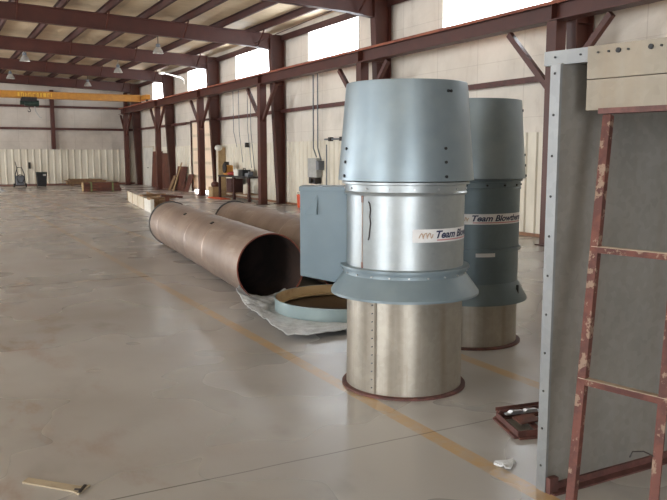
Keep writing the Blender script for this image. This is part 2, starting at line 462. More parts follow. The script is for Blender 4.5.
for i, y in enumerate(FR):
    t = thing('roof_rafter', RL[i], 'rafter', (0, y, zb(0)), 'roof rafters')
    mb = MB(); ibeam_x(mb, -10.38, 10.38, y, haunch, zt, .2, 28)
    build('beam', mb, M['iron'], t)
    if i >= 1:
        for xs in (2.45, 4.95, 7.36, 9.9):
            for s in (1,):
                build('flange_brace', MB().bar((xs+.03, y-.09, zb(xs)+.03), (xs+.03, y-.62, zt(xs)-.02), .035, .035), M['iron'], t)
CL = ['wide dark red wall column behind the grey cabinet, nearest on the window wall', 'dark red wall column behind the cap of the front fan', 'dark red wall column just right of the workbench bay',
      'dark red wall column between the workbench and the glazed door', 'dark red wall column between the glazed door and the rusty sheets', 'dark red column in the far right corner of the hall']
for i, y in enumerate(FR):
    t = thing('wall_column', CL[i], 'column', (10.75, y, 0), 'main columns along the window wall')
    mb = MB(); fw, tf = .24, .02
    zc = 5.2
    mb.prism([(10.66, y-.006, 0), (10.88, y-.006, 0), (10.88, y-.006, zt(10.9)), (10.4, y-.006, zt(10.9)), (10.4, y-.006, zc)], (0, .012, 0))
    mb.box((10.88-tf, y-fw/2, 0), (10.88, y+fw/2, zt(10.9)))
    mb.prism([(10.64, y-fw/2, 0), (10.64+tf, y-fw/2, 0), (10.4+tf, y-fw/2, zc), (10.4+tf, y-fw/2, zt(10.9)), (10.4-.02, y-fw/2, zt(10.9)), (10.4-.02, y-fw/2, zc)], (0, fw, 0))
    build('shaft', mb, M['iron'], t)
    build('base_plate', MB().box((10.56, y-.16, 0), (10.9, y+.16, .02)), M['iron_dark'], t)
    st = MB()
    for z in (3.2, 4.05, 4.45): st.box((10.45, y-.11, z), (10.86, y+.11, z+.012))
    build('stiffener', st, M['iron'], t)
# runway columns with their knee braces
KL = ['dark red runway post with knee braces, nearest, partly behind the grey cabinet', 'dark red runway post with knee braces behind the front fan', 'dark red Y-braced runway post standing at the end of the workbench',
      'dark red Y-braced runway post in front of the glazed door', 'dark red Y-braced runway post in front of the rusty sheets', 'dark red runway post in the far corner']
RX = 10.08
first = None
for i, y in enumerate(FR):
    if first is None:
        first = t = thing('runway_post', KL[i], 'column', (RX, y, 0), 'crane runway posts')
        mb = MB().box((RX-.12, y-.12, .02), (RX-.105, y+.12, 4.045)).box((RX+.105, y-.12, .02), (RX+.12, y+.12, 4.04)).box((RX-.105, y-.008, .02), (RX+.105, y+.008, 4.04))
        mb.box((RX-.105, y-.12, .02), (RX+.105, y-.11, 4.04))
        build('post', mb, M['iron'], t)
        for s in (1, -1):
            build('knee_brace', MB().bar((RX, y+s*.10, 2.85), (RX, y+s*1.24, 3.985), .1, .11, (0, s, 0)), M['iron'], t)
        build('base_plate', MB().box((RX-.18, y-.18, 0), (RX+.18, y+.18, .02)), M['iron_dark'], t)
    else: dup(first, (RX, y, 0), KL[i])
t = thing('crane_runway_beam', 'long dark red crane runway beam under the high windows, on the Y-braced posts', 'beam', (RX, 18, 4.05))
build('beam', MB().box((RX-.006, FY+.3, 4.07), (RX+.006, BY-.2, 4.35)).box((RX-.15, FY+.3, 4.05), (RX+.15, BY-.2, 4.07)).box((RX-.15, FY+.3, 4.35), (RX+.15, BY-.2, 4.37)), M['iron'], t)
build('rail', MB().box((RX-.035, FY+.4, 4.38), (RX+.035, BY-.3, 4.42)).box((RX-.165, FY+.4, 4.37), (RX+.165, BY-.3, 4.38)).box((RX-.165, FY+.4, 4.325), (RX-.152, BY-.3, 4.37)).box((RX+.152, FY+.4, 4.325), (RX+.165, BY-.3, 4.37)), M['rail'], t, label='orange rusty cap and rail on top of the beam')
for y in FR:
    build('stiffener', MB().box((RX-.14, y-.008, 4.07), (RX+.14, y+.008, 4.35)), M['iron'], t)
# purlins
names = ['nearest the window wall', 'second from the window wall', 'third from the window wall', 'fourth from the window wall', 'fifth from the window wall', 'sixth from the window wall', 'seventh from the window wall', 'eighth from the window wall']
for nm, x in zip(names, (9.9, 8.63, 7.36, 6.2, 4.95, 3.7, 2.45, 1.2)):
    z = zt(x)
    mb = MB().box((x-.006, FY+.1, z+.005), (x+.006, BY-.02, z+.19)).box((x-.006, FY+.1, z+.003), (x+.075, BY-.02, z+.012)).box((x-.075, FY+.1, z+.178), (x+.006, BY-.02, z+.19)).box((x+.063, FY+.1, z+.012), (x+.075, BY-.02, z+.035))
    tag(build('roof_purlin', mb, M['iron_dark'], origin=(x, 18, z)), 'dark red purlin running the length of the roof, ' + nm, 'purlin', 'roof purlins')
# end wall posts
for x, lb in ((6.3, 'dark red end wall post standing above the white ribbed panels'), (10.38, 'dark red end wall post close to the far right corner')):
    z0 = 2.03 if x < 8 else 0.0
    mb = MB().box((x-.1, BY-.3, z0), (x-.085, BY-.05 if x > 8 else BY-.002, 5.3)).box((x+.085, BY-.3, z0), (x+.1, BY-.05 if x > 8 else BY-.002, 5.3)).box((x-.085, BY-.19, z0), (x+.085, BY-.175, 5.3))
    mb.box((x-.1, BY-.32, z0), (x+.1, BY-.3, 5.3))
    tag(build('end_wall_post', mb, M['iron'], origin=(x, BY-.2, z0)), lb, 'column')
# bracing rod below the roof
tag(build('bracing_rod', MB().cyl((9.5, 17.1, 5.42), (10.2, 30.5, 5.36), .012, n=8), M['iron_dark']), 'thin dark steel rod running slanted below the rafters by the windows', 'rod')

# bridge crane
CY = 39.5
t = thing('bridge_crane', 'yellow overhead bridge crane girder at the far end of the hall', 'crane', (3, CY, 4.46))
build('girder', MB().box((-9.9, CY-.09, 4.46), (9.9, CY-.075, 4.74)).box((-9.9, CY+.075, 4.46), (9.9, CY+.09, 4.74)).box((-9.9, CY-.16, 4.74), (9.9, CY+.16, 4.77)).box((-9.9, CY-.16, 4.43), (9.9, CY+.16, 4.46)), M['yellow'], t)
build('end_truck', MB().box((RX-.13, CY-.9, 4.52), (RX+.13, CY+.9, 4.76)), M['yellow'], t, bevel=.02)
for s in (-.7, .7):
    build('wheel', MB().cyl((RX-.05, CY+s, 4.51), (RX+.05, CY+s, 4.51), .09, n=20), M['dark'], t)
lt = MB(); random.seed(3)
xx = 4.0
while xx < 5.7:
    w = random.choice((.09, .11, .13))
    lt.box((xx, CY-.098, 4.51), (xx+.03, CY-.0755, 4.69))
    if random.random() < .7: lt.box((xx+.03, CY-.098, random.choice((4.51, 4.58, 4.66))), (xx+w, CY-.0755, 4.69))
    if random.random() < .5: lt.box((xx+w-.03, CY-.098, 4.51), (xx+w, CY-.0755, 4.65))
    xx += w + .06
build('lettering', lt, M['yellow_text'], t, label='worn pale yellow lettering on the girder')
t = thing('hoist', 'small dark hoist trolley hanging under the yellow crane girder', 'hoist', (4.5, CY, 3.8))
build('trolley', MB().box((4.15, CY-.2, 4.28), (4.85, CY-.165, 4.48)).box((4.15, CY+.165, 4.28), (4.85, CY+.2, 4.48)).box((4.2, CY-.17, 4.28), (4.8, CY+.17, 4.36)), M['dark'], t)
build('motor', MB().cyl((4.3, CY, 4.2), (4.95, CY, 4.2), .15, n=16).cyl((4.1, CY, 4.22), (4.3, CY, 4.22), .1, n=16), M['green'], t, smooth=40)
build('hook', MB().tube([(4.5, CY, 4.1), (4.5, CY, 3.93), (4.56, CY, 3.88), (4.55, CY, 3.8), (4.48, CY, 3.78), (4.43, CY, 3.84)], .022), M['dark'], t, smooth=60)
build('chain', MB().tube([(4.75, CY, 4.1), (4.8, CY, 3.8), (4.95, CY, 3.55), (5.05, CY, 3.5)], .02), M['grey'], t)

# high bay lamps
LL = [((7.3, 26.4), 'silver high bay lamp under the roof, nearest of the right-hand row'), ((7.42, 33.2), 'silver high bay lamp, middle one of the right-hand row'), ((7.45, 40.3), 'silver high bay lamp, farthest of the right-hand row, by the yellow crane girder'),
      ((3.45, 30.9), 'silver high bay lamp, nearer one of the row at the left edge'), ((3.6, 38.1), 'silver high bay lamp, farther one of the row at the left edge')]
first = None
for (x, y), lb in LL:
    if first is None:
        first = t = thing('high_bay_lamp', lb, 'lamp', (x, y, 5.1), 'high bay lamps')
        build('stem', MB().cyl((x, y, 5.5), (x, y, 5.84), .014, n=8), M['dark'], t)
        build('ballast', MB().cyl((x, y, 5.40), (x, y, 5.52), .07, n=16), M['midgrey'], t, smooth=40)
        build('reflector', MB().lathe((x, y, 0), [(.07, 5.41), (.10, 5.38), (.15, 5.30), (.19, 5.2), (.185, 5.2), (.145, 5.295), (.09, 5.37), (.06, 5.40)], 28), M['lampmetal'], t, smooth=50)
        build('bulb', MB().ball((x, y, 5.28), .065, 12, (1, 1, 1.3)), M['white'], t, smooth=60)
    else: dup(first, (x, y, 5.1), lb)
# white pipe on the wall below the roof
tag(build('vent_pipe', MB().tube([(10.85, 34.9, 5.0), (10.8, 34.85, 5.2), (10.6, 34.6, 5.27), (9.67, 33.6, 5.3), (9.4, 33.3, 5.3)], .03).cyl((9.45, 33.35, 5.3), (9.2, 33.1, 5.26), .06), M['white'], smooth=60), 'thin white bent pipe reaching out from the far windows under the roof', 'pipe')

# -------------------------------------------------------------- the two fans
def frame_of(cx, cy):
    d = math.hypot(cx, cy); tc = V((-cx/d, -cy/d, 0)); rt = V((cy/d, -cx/d, 0))
    def at(deg, r, z):
        a = math.radians(deg); p = tc*math.cos(a)*r + rt*math.sin(a)*r
        return V((cx + p.x, cy + p.y, z))
    return at
def shell(c, prof, th=.006):
    """thin sheet-metal wall from an outer profile"""
    return MB().lathe((c[0], c[1], 0), list(prof) + [(r-th, z) for r, z in reversed(prof)], 96)
def bolt(at, deg, r, z, s=.011, mb=None, dr=0.0):
    mb = mb or MB(); p = at(deg, r-.004, z); q = at(deg, r+.009, z + dr)
    return mb.cyl(p, q, s, n=8)
def fasten(name, at, parent, spots, s, mat, dr=0):
    for dg, r, z in spots: build(name, bolt(at, dg, r, z, s), mat, parent)
def patch(at, d0, d1, r, z0, z1, th=.0015, n=24):
    """strip wrapped round a cylinder"""
    vs = []; fs = []
    for k in range(n+1):
        d = d0 + (d1-d0)*k/n
        vs += [at(d, r, z0), at(d, r+th, z0), at(d, r+th, z1), at(d, r, z1)]
    for k in range(n):
        for j in range(4): fs.append((k*4+j, k*4+(j+1) % 4, (k+1)*4+(j+1) % 4, (k+1)*4+j))
    fs += [(0, 1, 2, 3), tuple(n*4+j for j in (3, 2, 1, 0))]
    return MB().add(vs, fs)
def wrapped_text(at, body, d0, d1, r, z0, h, shear=.3):
    cu = bpy.data.curves.new('lettering', 'FONT'); cu.body = body; cu.shear = shear; cu.extrude = .004; cu.offset = .03; cu.resolution_u = 3
    o = bpy.data.objects.new('lettering_source', cu); COL.objects.link(o)
    me = bpy.data.meshes.new_from_object(o.evaluated_get(bpy.context.evaluated_depsgraph_get()))
    bm = bmesh.new(); bm.from_mesh(me)
    bmesh.ops.subdivide_edges(bm, edges=[e for e in bm.edges if e.calc_length() > .25], cuts=2)
    vs = [v.co.copy() for v in bm.verts]; bm.verts.index_update(); fs = [[v.index for v in f.verts] for f in bm.faces]
    bm.free(); bpy.data.meshes.remove(me); bpy.data.objects.remove(o); bpy.data.curves.remove(cu)
    x0 = min(v.x for v in vs); x1 = max(v.x for v in vs); y1 = max(v.y for v in vs)
    out = [at(d0 + (d1-d0)*(v.x-x0)/(x1-x0), r + (.0008 if v.z > 0 else 0), z0 + v.y/y1*h) for v in vs]
    return MB().add(out, fs)
def sticker(at, parent, d0, r, z):
    """maker's strip: brown emblem, slanted dark blue words, red underline"""
    s = build('sticker', patch(at, d0, d0+103, r+.0006, z-.044, z+.044), M['sticker'], parent, smooth=30, label='white maker strip wrapped round the housing')
    build('lettering', wrapped_text(at, 'Team Blowtherm', d0+23, d0+100, r+.0022, z-.016, .05), M['ink'], s, label='slanted dark blue lettering')
    build('underline', patch(at, d0+24, d0+98, r+.0021, z-.034, z-.025, .0006), M['inkred'], s)
    em = MB()
    for k in range(7):
        dg = d0+6+k*1.9; zz = z + (.018 if k % 2 else -.014)
        em.tube([at(dg, r+.003, zz), at(dg+1.4, r+.003, z + random.uniform(-.01, .02)), at(dg+2.2, r+.003, z - (.018 if k % 2 else -.012))], .0035, 6)
    build('emblem', em, M['inkbrown'], s, label='small brown sketched emblem')

F1 = (2.99, 4.46); at = frame_of(*F1)
t = thing('exhaust_fan', 'nearer of two upright grey exhaust fans, with a blue-grey motor box on its left', 'fan', (F1[0], F1[1], 0))
random.seed(5)
# galvanised base tube
d = build('base_tube', shell(F1, [(.418, .004), (.415, .30), (.415, .70)]), M['galv_stain'], t, smooth=30, label='stained bare galvanised tube')
build('base_flange', MB().lathe((F1[0], F1[1], 0), [(.40, 0), (.45, 0), (.45, .014), (.425, .018), (.40, .018)], 96), M['redbase'], d, smooth=30, label='rusty red flange on the floor')
sd = -28.5
build('seam', patch(at, sd, sd+2, .4165, .02, .66, .004, 2), mat_plain('seam_grime', lin(126,118,104), lin(110,100,86), .6), d)
fasten('rivet', at, d, [(sd-2.6, .4155, .06+k*.058) for k in range(11)], .0045, M['midgrey'])
# skirt (wind band), neck and flange
sk = build('skirt', shell(F1, [(.532, .682), (.532, .698), (.44, .825), (.437, .855)]), M['blue_grey'], t, smooth=30)
fasten('rivet', at, sk, [(k*17+4, .439, .838) for k in range(-5, 6)], .006, M['chrome'])
fl = build('flange', MB().lathe((F1[0], F1[1], 0), [(.415, .845), (.442, .845), (.444, .866), (.463, .868), (.463, .884), (.420, .888), (.415, .888)], 96), M['blue_grey'], t, smooth=30)
# fan housing
h = build('housing', shell(F1, [(.418, .885), (.418, 1.40)]), M['galv'], t, smooth=30, label='bright galvanised cylinder')
build('seam', patch(at, -44, -43.2, .4185, .89, 1.38, .003, 2), M['seam'], h)
for z in (.90, 1.355): build('rust_spot', patch(at, -45, -42.6, .4188, z-.018, z+.028, .002, 2), M['rustspot'], h)
build('drip_mark', MB().tube([at(-36, .419, 1.345), at(-34.5, .4195, 1.33), at(-33.6, .4195, 1.29), at(-34.4, .4195, 1.245), at(-33.4, .4195, 1.2), at(-34.2, .4195, 1.16), at(-35, .4195, 1.11), at(-36, .4195, 1.085)], .0055, 6), M['ooze'], h, label='black sealant drip')
sticker(at, h, 6.8, .418, 1.122)
# upper ring and cap
rg = build('upper_ring', MB().lathe((F1[0], F1[1], 0), [(.41, 1.39), (.430, 1.385), (.436, 1.40), (.428, 1.41), (.428, 1.455), (.452, 1.46), (.452, 1.475), (.41, 1.478)], 96), M['galv'], t, smooth=30)
fasten('rivet', at, rg, [(k*22.5+8, .429, 1.43) for k in range(-4, 4)], .007, M['chrome'])
cp = build('cap', shell(F1, [(.480, 1.484), (.478, 1.50), (.425, 2.13), (.421, 2.148)], .008), M['cap_grey'], t, smooth=30, label='tall tapered blue-grey discharge cone')
fasten('bolt', at, cp, [(dg, .479-(z-1.49)*.084, z) for dg in (34, -61) for z in (1.515, 1.61, 1.70)] + [(39, .429, 2.075), (42.3, .429, 2.075)], .010, M['bolt'])
build('lap_seam', patch(at, 32.2, 32.6, .4735, 1.486, 1.487, .001, 2), M['bolt'], cp)
bt = MB()
for s in (1, -1):
    bt.prism([at(90, .40, 2.02) - V((0,0,0)), at(-90, .40, 2.02), at(-150*s if s > 0 else 150, .40, 2.06), at(180, .40, 2.08), at(150*s if s > 0 else -150, .40, 2.06)], (0, 0, .005)) if s > 0 else bt.prism([at(-90, .40, 2.02), at(90, .40, 2.02), at(40, .40, 2.06), at(0, .40, 2.08), at(-40, .40, 2.06)], (0, 0, .005))
build('damper', bt, M['galv'], cp)
# motor box hung on the left of the housing
P0, P1 = V((2.34, 4.845, 0)), V((2.66, 4.655, 0))
dv = (P1-P0).normalized(); nv = V((-dv.y, dv.x, 0)); nv = nv if nv.dot(V((F1[0], F1[1], 0))) > 0 else -nv
def bx(u, w, z): return P0 + dv*u + nv*w + V((0, 0, z))
L = (P1-P0).length
mbx = build('motor_box', MB().prism([bx(0, 0, .785), bx(L, 0, .715), bx(L, 0, 1.425), bx(0, 0, 1.425)], nv*.30), M['box_blue'], t, bevel=.008, smooth=30, label='flat blue-grey motor and belt housing')
build('lid', MB().prism([bx(-.006, -.006, 1.40), bx(L-.01, -.006, 1.40), bx(L-.01, -.006, 1.432), bx(-.006, -.006, 1.432)], nv*.312), M['box_blue'], mbx)
build('latch', MB().prism([bx(.035, -.001, 1.235), bx(.125, -.001, 1.23), bx(.125, -.001, 1.375)], -nv*.004).prism([bx(.125, -.001, 1.23), bx(.118, -.03, 1.24), bx(.125, -.001, 1.37)], dv*.003), M['dull_blue'], mbx, label='small triangular fin on its face')
build('bracket', MB().bar(bx(.12, .12, .76), bx(L+.02, .12, .70), .05, .012), M['dark'], mbx)

F2 = (4.256, 5.303); at = frame_of(*F2)
t = thing('exhaust_fan', 'farther of two upright grey exhaust fans, standing behind the nearer one', 'fan', (F2[0], F2[1], 0))
random.seed(6)
d = build('base_tube', shell(F2, [(.428, .004), (.426, .45)]), M['galv_stain'], t, smooth=30, label='stained bare galvanised tube')
build('base_flange', MB().lathe((F2[0], F2[1], 0), [(.41, 0), (.466, 0), (.466, .014), (.435, .018), (.41, .018)], 96), M['redbase'], d, smooth=30, label='rusty dark red flange on the floor')
sk = build('skirt', shell(F2, [(.512, .392), (.512, .408), (.44, .538), (.43, .56)]), M['dull_blue'], t, smooth=30)
build('clip', patch(at, 62, 64, .46, .46, .54, .02, 2), M['bolt'], sk)
h = build('lower_housing', shell(F2, [(.427, .55), (.427, .85)]), M['dull_blue'], t, smooth=30)
build('rating_plate', patch(at, 7, 30, .4275, .80, .832, .0015), M['sticker'], h, label='small pale rating strip')
build('flange', MB().lathe((F2[0], F2[1], 0), [(.42, .838), (.446, .838), (.446, .866), (.42, .87)], 96), M['dull_blue'], t, smooth=30)
h = build('housing', shell(F2, [(.428, .865), (.428, 1.385)]), M['dull_blue'], t, smooth=30)
sticker(at, h, -21, .428, 1.122)
rg = build('upper_ring', MB().lathe((F2[0], F2[1], 0), [(.415, 1.365), (.436, 1.365), (.436, 1.38), (.43, 1.385), (.43, 1.43), (.446, 1.435), (.446, 1.452), (.415, 1.455)], 96), M['dull_blue'], t, smooth=30)
fasten('rivet', at, rg, [(k*22.5+18, .431, 1.405) for k in range(-3, 4)], .009, M['bolt'])
cp = build('cap', shell(F2, [(.472, 1.458), (.47, 1.475), (.422, 2.11), (.419, 2.127)], .008), M['cap_grey'], t, smooth=30, label='tall tapered blue-grey discharge cone')
fasten('bolt', at, cp, [(84, .472-(z-1.46)*.077, z) for z in (1.48, 1.57, 1.66, 2.04)], .011, M['bolt'])
build('damper', MB().lathe((F2[0], F2[1], 0), [(.405, 2.03), (.405, 2.036), (.01, 2.07), (.01, 2.064)], 48), M['galv'], cp)

# ------------------------------------------------------------------- pipes
def steel_pipe(near, far, r, label, seams, grp):
    n = V(near); f = V(far); L = (f-n).length; ax = (f-n).normalized()
    t = thing('steel_pipe', label, 'pipe', (n.x, n.y, 0), grp)
    c = V((n.x, n.y, r))
    b = build('barrel', MB().lathe(c, [(r, 0), (r, L), (r-.001, L), (r-.001, 0)], 80, ax), M['pipe'], t, smooth=30)
    build('lining', MB().lathe(c, [(r-.0015, .0), (r-.0015, L), (r-.009, L), (r-.009, .0)], 80, ax), M['pipe_in'], t, smooth=30, label='dark scaly inside')
    build('rim', MB().lathe(c, [(r+.001, -.004), (r+.001, .008), (r-.012, .008), (r-.012, -.004)], 80, ax), M['rustspot'], t, smooth=30, label='rusty red cut end')
    build('end_flange', MB().lathe(c, [(r-.002, L-.03), (r+.02, L-.03), (r+.02, L+.006), (r-.002, L+.006)], 80, ax), M['pipe_flange'], t, smooth=30)
    for s in seams:
        build('weld_seam', MB().lathe(c, [(r-.002, L*s-.014), (r+.005, L*s-.004), (r+.005, L*s+.004), (r-.002, L*s+.014)], 80, ax), M['seam'], t, smooth=60)
    return t
RP = .395
t = steel_pipe((3.34, 7.68, 0), (3.97, 13.8, 0), RP, 'large brown steel pipe with its open dark mouth towards the camera', (.29, .48, .87), 'steel pipes on the floor')
# soft straps / tack plates seen on top
n, f = V((3.34, 7.68, 0)), V((3.97, 13.8, 0)); ax = (f-n).normalized(); sd = V((ax.y, -ax.x, 0))
for s, dg in ((.33, -28), (.62, -30), (.985, 12)):
    c = n + (f-n)*s; a = math.radians(dg)
    p = c + sd*math.sin(a)*RP + V((0, 0, RP + RP*math.cos(a))); nn = (sd*math.sin(a) + V((0, 0, math.cos(a))))
    build('lifting_tab', MB().bar(p - ax*.04, p + ax*.04, .05, .02, nn), M['bolt'], t)
steel_pipe((4.46, 7.9, 0), (5.09, 13.4, 0), RP, 'second brown steel pipe lying behind the open-mouthed one', (.3, .6, .88), 'steel pipes on the floor')

# ring and plastic sheet
RC = (3.855, 6.95)
t = thing('duct_ring', 'short pale blue-green duct ring lying on the crumpled plastic sheet', 'ring', (RC[0], RC[1], .02))
build('wall_band', MB().lathe((RC[0], RC[1], 0), [(.726, .018), (.726, .142), (.732, .146), (.732, .154), (.719, .154), (.719, .018)], 96), M['ring_blue'], t, smooth=30)
build('inner_face', MB().lathe((RC[0], RC[1], 0), [(.7185, .019), (.7185, .152), (.713, .152), (.713, .019)], 96), M['ring_in'], t, smooth=30, label='brown primed inside of the ring')
build('inner_flange', MB().lathe((RC[0], RC[1], 0), [(.714, .05), (.714, .056), (.655, .056), (.655, .05)], 96), M['ring_in'], t, smooth=30)
build('bottom_disc', MB().lathe((RC[0], RC[1], 0), [(.713, .02), (.713, .028), (.001, .028), (.001, .02)], 64), mat_plain('dark_brown_oily_steel', lin(74,56,40), lin(54,42,32), .35, .3), t)

rows = [  # from the pipe mouth to the front edge: left to right
 [(2.99, 7.76, .215), (3.10, 7.80, .105), (3.28, 7.82, .050), (3.50, 7.80, .085), (3.64, 7.74, .20)],
 [(2.90, 7.64, .200), (3.06, 7.60, .085), (3.28, 7.60, .040), (3.55, 7.56, .060), (3.86, 7.50, .10)],
 [(2.93, 7.45, .060), (3.08, 7.36, .035), (3.40, 7.36, .030), (3.80, 7.32, .030), (4.10, 7.25, .03)],
 [(2.90, 6.98, .030), (3.06, 6.95, .028), (3.45, 6.95, .026), (3.85, 6.92, .026), (4.18, 6.90, .03)],
 [(2.81, 6.44, .050), (3.05, 6.42, .034), (3.45, 6.44, .028), (3.85, 6.45, .028), (4.18, 6.48, .03)],
 [(2.75, 5.98, .055), (3.02, 5.90, .050), (3.42, 5.92, .050), (3.80, 6.05, .045), (4.15, 6.20, .04)]]
def bil(u, v):
    i = min(int(v*5), 4); j = min(int(u*4), 3); fv = v*5-i; fu = u*4-j
    a = V(rows[i][j]).lerp(V(rows[i][j+1]), fu); b = V(rows[i+1][j]).lerp(V(rows[i+1][j+1]), fu)
    return a.lerp(b, fv)
NU, NV = 60, 72
vs, fs = [], []
for a in range(NV+1):
    for b in range(NU+1):
        u, v = b/NU, a/NV
        p = bil(u, v)
        dist = math.hypot(p.x-RC[0], p.y-RC[1])
        amp = .003 if dist < .80 else .02
        w = mnoise.noise(p*5)*.6 + mnoise.noise(p*13 + V((3, 1, 7)))*.5 + mnoise.noise(p*31)*.25
        ridge = 1-abs(mnoise.noise(p*9 + V((9, 2, 0))))*2
        z = max(.006, p.z + amp*(w + ridge*.4) - amp*.2)
        if dist < .78: z = min(z, .015)
        elif dist < .95: z = min(z, .015 + (dist-.78)*1.2)
        e = .008*mnoise.noise(p*6 + V((4, 4, 4))) if u in (0, 1) or v in (0, 1) else 0
        vs.append((p.x+e, p.y+e, z))
for a in range(NV):
    for b in range(NU):
        i = a*(NU+1)+b; fs.append((i, i+1, i+NU+2, i+NU+1))
sh = build('plastic_sheet', MB().add(vs, fs), M['plastic'], smooth=50)
md = sh.modifiers.new('thickness', 'SOLIDIFY'); md.thickness = .004; md.offset = -1
tag(sh, 'crumpled grey plastic sheet spread from the pipe mouth under the ring', 'plastic sheet')

# --------------------------------------------------------- grey cabinet, right
Hd = V((.22, -.975, 0)).normalized(); Hn = V((-Hd.y, Hd.x, 0)); Hn = Hn if Hn.x < 0 else -Hn    # Hn points out of the opening, to the left
H0 = V((2.59, 2.70, 0))
def hp(tt, out, z): return H0 + Hd*tt + Hn*out + V((0, 0, z))
t = thing('metal_cabinet', 'tall grey sheet-metal booth with an open side, at the right edge', 'cabinet', (2.6, 2.69, 0))
sp = build('side_panel', MB().box((2.60, 2.60, .02), (4.12, 2.65, 2.076)), M['panel'], t)
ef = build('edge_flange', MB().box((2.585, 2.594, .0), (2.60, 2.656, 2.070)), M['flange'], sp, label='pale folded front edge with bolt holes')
for k in range(11): build('bolt', MB().cyl((2.582, 2.627, .13+k*.19), (2.5855, 2.627, .13+k*.19), .006, n=8), M['holes'], ef)
build('base_angle', MB().box((2.60, 2.585, 0), (4.08, 2.60, .04)).box((2.60, 2.54, 0), (4.08, 2.585, .008)), M['redbase'], t, label='rusty red angle along the foot')
build('corner_gusset', MB().box((2.59, 2.565, .0), (2.645, 2.594, .08)), M['redbase'], t)
build('roof_panel', MB().prism([(2.64, 2.65, 2.078), (4.12, 2.65, 2.078), (4.12, .80, 2.078), (3.09, .80, 2.078)], (0, 0, .035)), M['panel'], t)
build('back_panel', MB().box((4.08, .80, .02), (4.12, 2.60, 2.076)), M['panel'], t)
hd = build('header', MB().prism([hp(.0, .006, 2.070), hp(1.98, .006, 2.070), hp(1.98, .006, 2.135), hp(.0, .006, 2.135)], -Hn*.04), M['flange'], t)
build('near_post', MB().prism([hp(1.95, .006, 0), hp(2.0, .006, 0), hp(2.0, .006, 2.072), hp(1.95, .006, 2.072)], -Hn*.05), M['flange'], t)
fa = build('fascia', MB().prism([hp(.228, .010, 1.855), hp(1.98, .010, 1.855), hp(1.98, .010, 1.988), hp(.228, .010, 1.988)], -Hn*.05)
           .prism([hp(.228, .012, 1.992), hp(1.98, .012, 1.992), hp(1.98, .012, 2.136), hp(.228, .012, 2.136)], -Hn*.052), M['fascia'], t, label='darkened, streaked beige fascia board with bolts')
for tt, s in ((.28, .0045), (.33, .005), (.375, .011), (.42, .005), (.52, .011), (.565, .005), (.605, .006), (.70, .011), (.80, .005)):
    build('bolt', MB().cyl(hp(tt, .012, 2.105), hp(tt, .020, 2.105), s, n=10), M['bolt'], fa)
for tt in (.06, .19): build('bolt', MB().cyl(hp(tt, .006, 2.105), hp(tt, .012, 2.105), .005, n=8), M['bolt'], hd)
build('lintel_angle', MB().prism([hp(.30, .03, 1.836), hp(1.95, .03, 1.836), hp(1.95, .03, 1.860), hp(.30, .03, 1.860)], -Hn*.08), M['redbase'], t, label='rusty red angle under the fascia')

# rusty ladder leaning on it
Fo = V((2.32, 2.195, 0)); A = Fo + (V((2.66, 2.38, 1.81)) - Fo)*(1.832/1.81)
t = thing('ladder', 'rusty red steel ladder with flaking paint leaning on the grey cabinet', 'ladder', tuple(Fo))
def onl(z, w): return Fo.lerp(A, z/A.z) + Hd*w
ln_up = (A-Fo).normalized(); ln_n = Hd.cross(ln_up).normalized()
for w in (0, .36):
    p, q = onl(.0, w), onl(1.832, w)
    mb = MB().bar(p + ln_up*.01, q, .038, .008, ln_n)
    off = Hd*(.015 if w == 0 else -.015)
    mb.bar(p + off + ln_n*(.014 if ln_n.x > 0 else -.014) + ln_up*.01, q + off + ln_n*(.014 if ln_n.x > 0 else -.014), .008, .028, ln_n)
    build('side_rail', mb, M['flaky'], t)
rung_top = mat_plain('worn_rung_top', lin(176,160,142), lin(150,130,112), .6)
for z in (.11, .675, 1.24):
    p, q = onl(z, -.018), onl(z, .44)
    rg = build('rung', MB().bar(p, q, .008, .022).bar(p + V((.016, 0, .012)), q + V((.016, 0, .012)), .038, .005), M['flaky'], t)
    build('worn_tread', MB().bar(p + V((.016, 0, .0157)), q + V((.016, 0, .0157)), .034, .003), rung_top, rg)
build('loose_wire', MB().tube([onl(.46, .35), onl(.475, .31) + Hn*.02, onl(.465, .27) + Hn*.03, onl(.44, .26) + Hn*.03], .003, 6), M['dark'], t)

# rusty frame of angle iron on the floor beside the cabinet
c4 = [V((3.07, 3.52, 0)), V((2.96, 3.20, 0)), V((3.38, 3.09, 0)), V((3.56, 3.42, 0))]
t = thing('angle_iron_frame', 'low rusty angle iron frame lying on the floor beside the cabinet edge', 'frame', tuple((c4[0]+c4[2])/2))
for k in range(4):
    a, b = c4[k], c4[(k+1) % 4]
    build('rail', MB().bar(a + V((0,0,.006)), b + V((0,0,.006)), .05, .012).bar(a + V((0,0,.026)), b + V((0,0,.026)), .007, .04), M['redbase'], t)
for s in (.35, .68):
    a = c4[0].lerp(c4[3], s); b = c4[1].lerp(c4[2], s)
    build('cross_bar', MB().bar(a + V((0,0,.022)), b + V((0,0,.022)), .035, .012), M['redbase'], t)
tag(build('rust_plate', MB().prism([(3.08, 3.39, .045), (3.22, 3.37, .052), (3.20, 3.26, .048), (3.06, 3.28, .042)], (0, 0, .008)).prism([(3.10, 3.38, .036), (3.2, 3.36, .036), (3.19, 3.28, .036), (3.08, 3.3, .036)], (0, 0, .008)), M['plant_rust'], origin=(3.14, 3.34, .046)), 'small orange-brown rust plate lying in the angle iron frame', 'plate')
tag(build('channel_bar', MB().bar((3.07, 3.51, .052), (3.62, 3.43, .052), .04, .008).bar((3.07, 3.491, .060), (3.62, 3.411, .060), .006, .012).bar((3.07, 3.529, .062), (3.62, 3.449, .062), .006, .022), M['redbase'], origin=(3.3, 3.58, .07)), 'rusty red channel bar resting along the back of the angle iron frame', 'steel bar')
mb = MB()
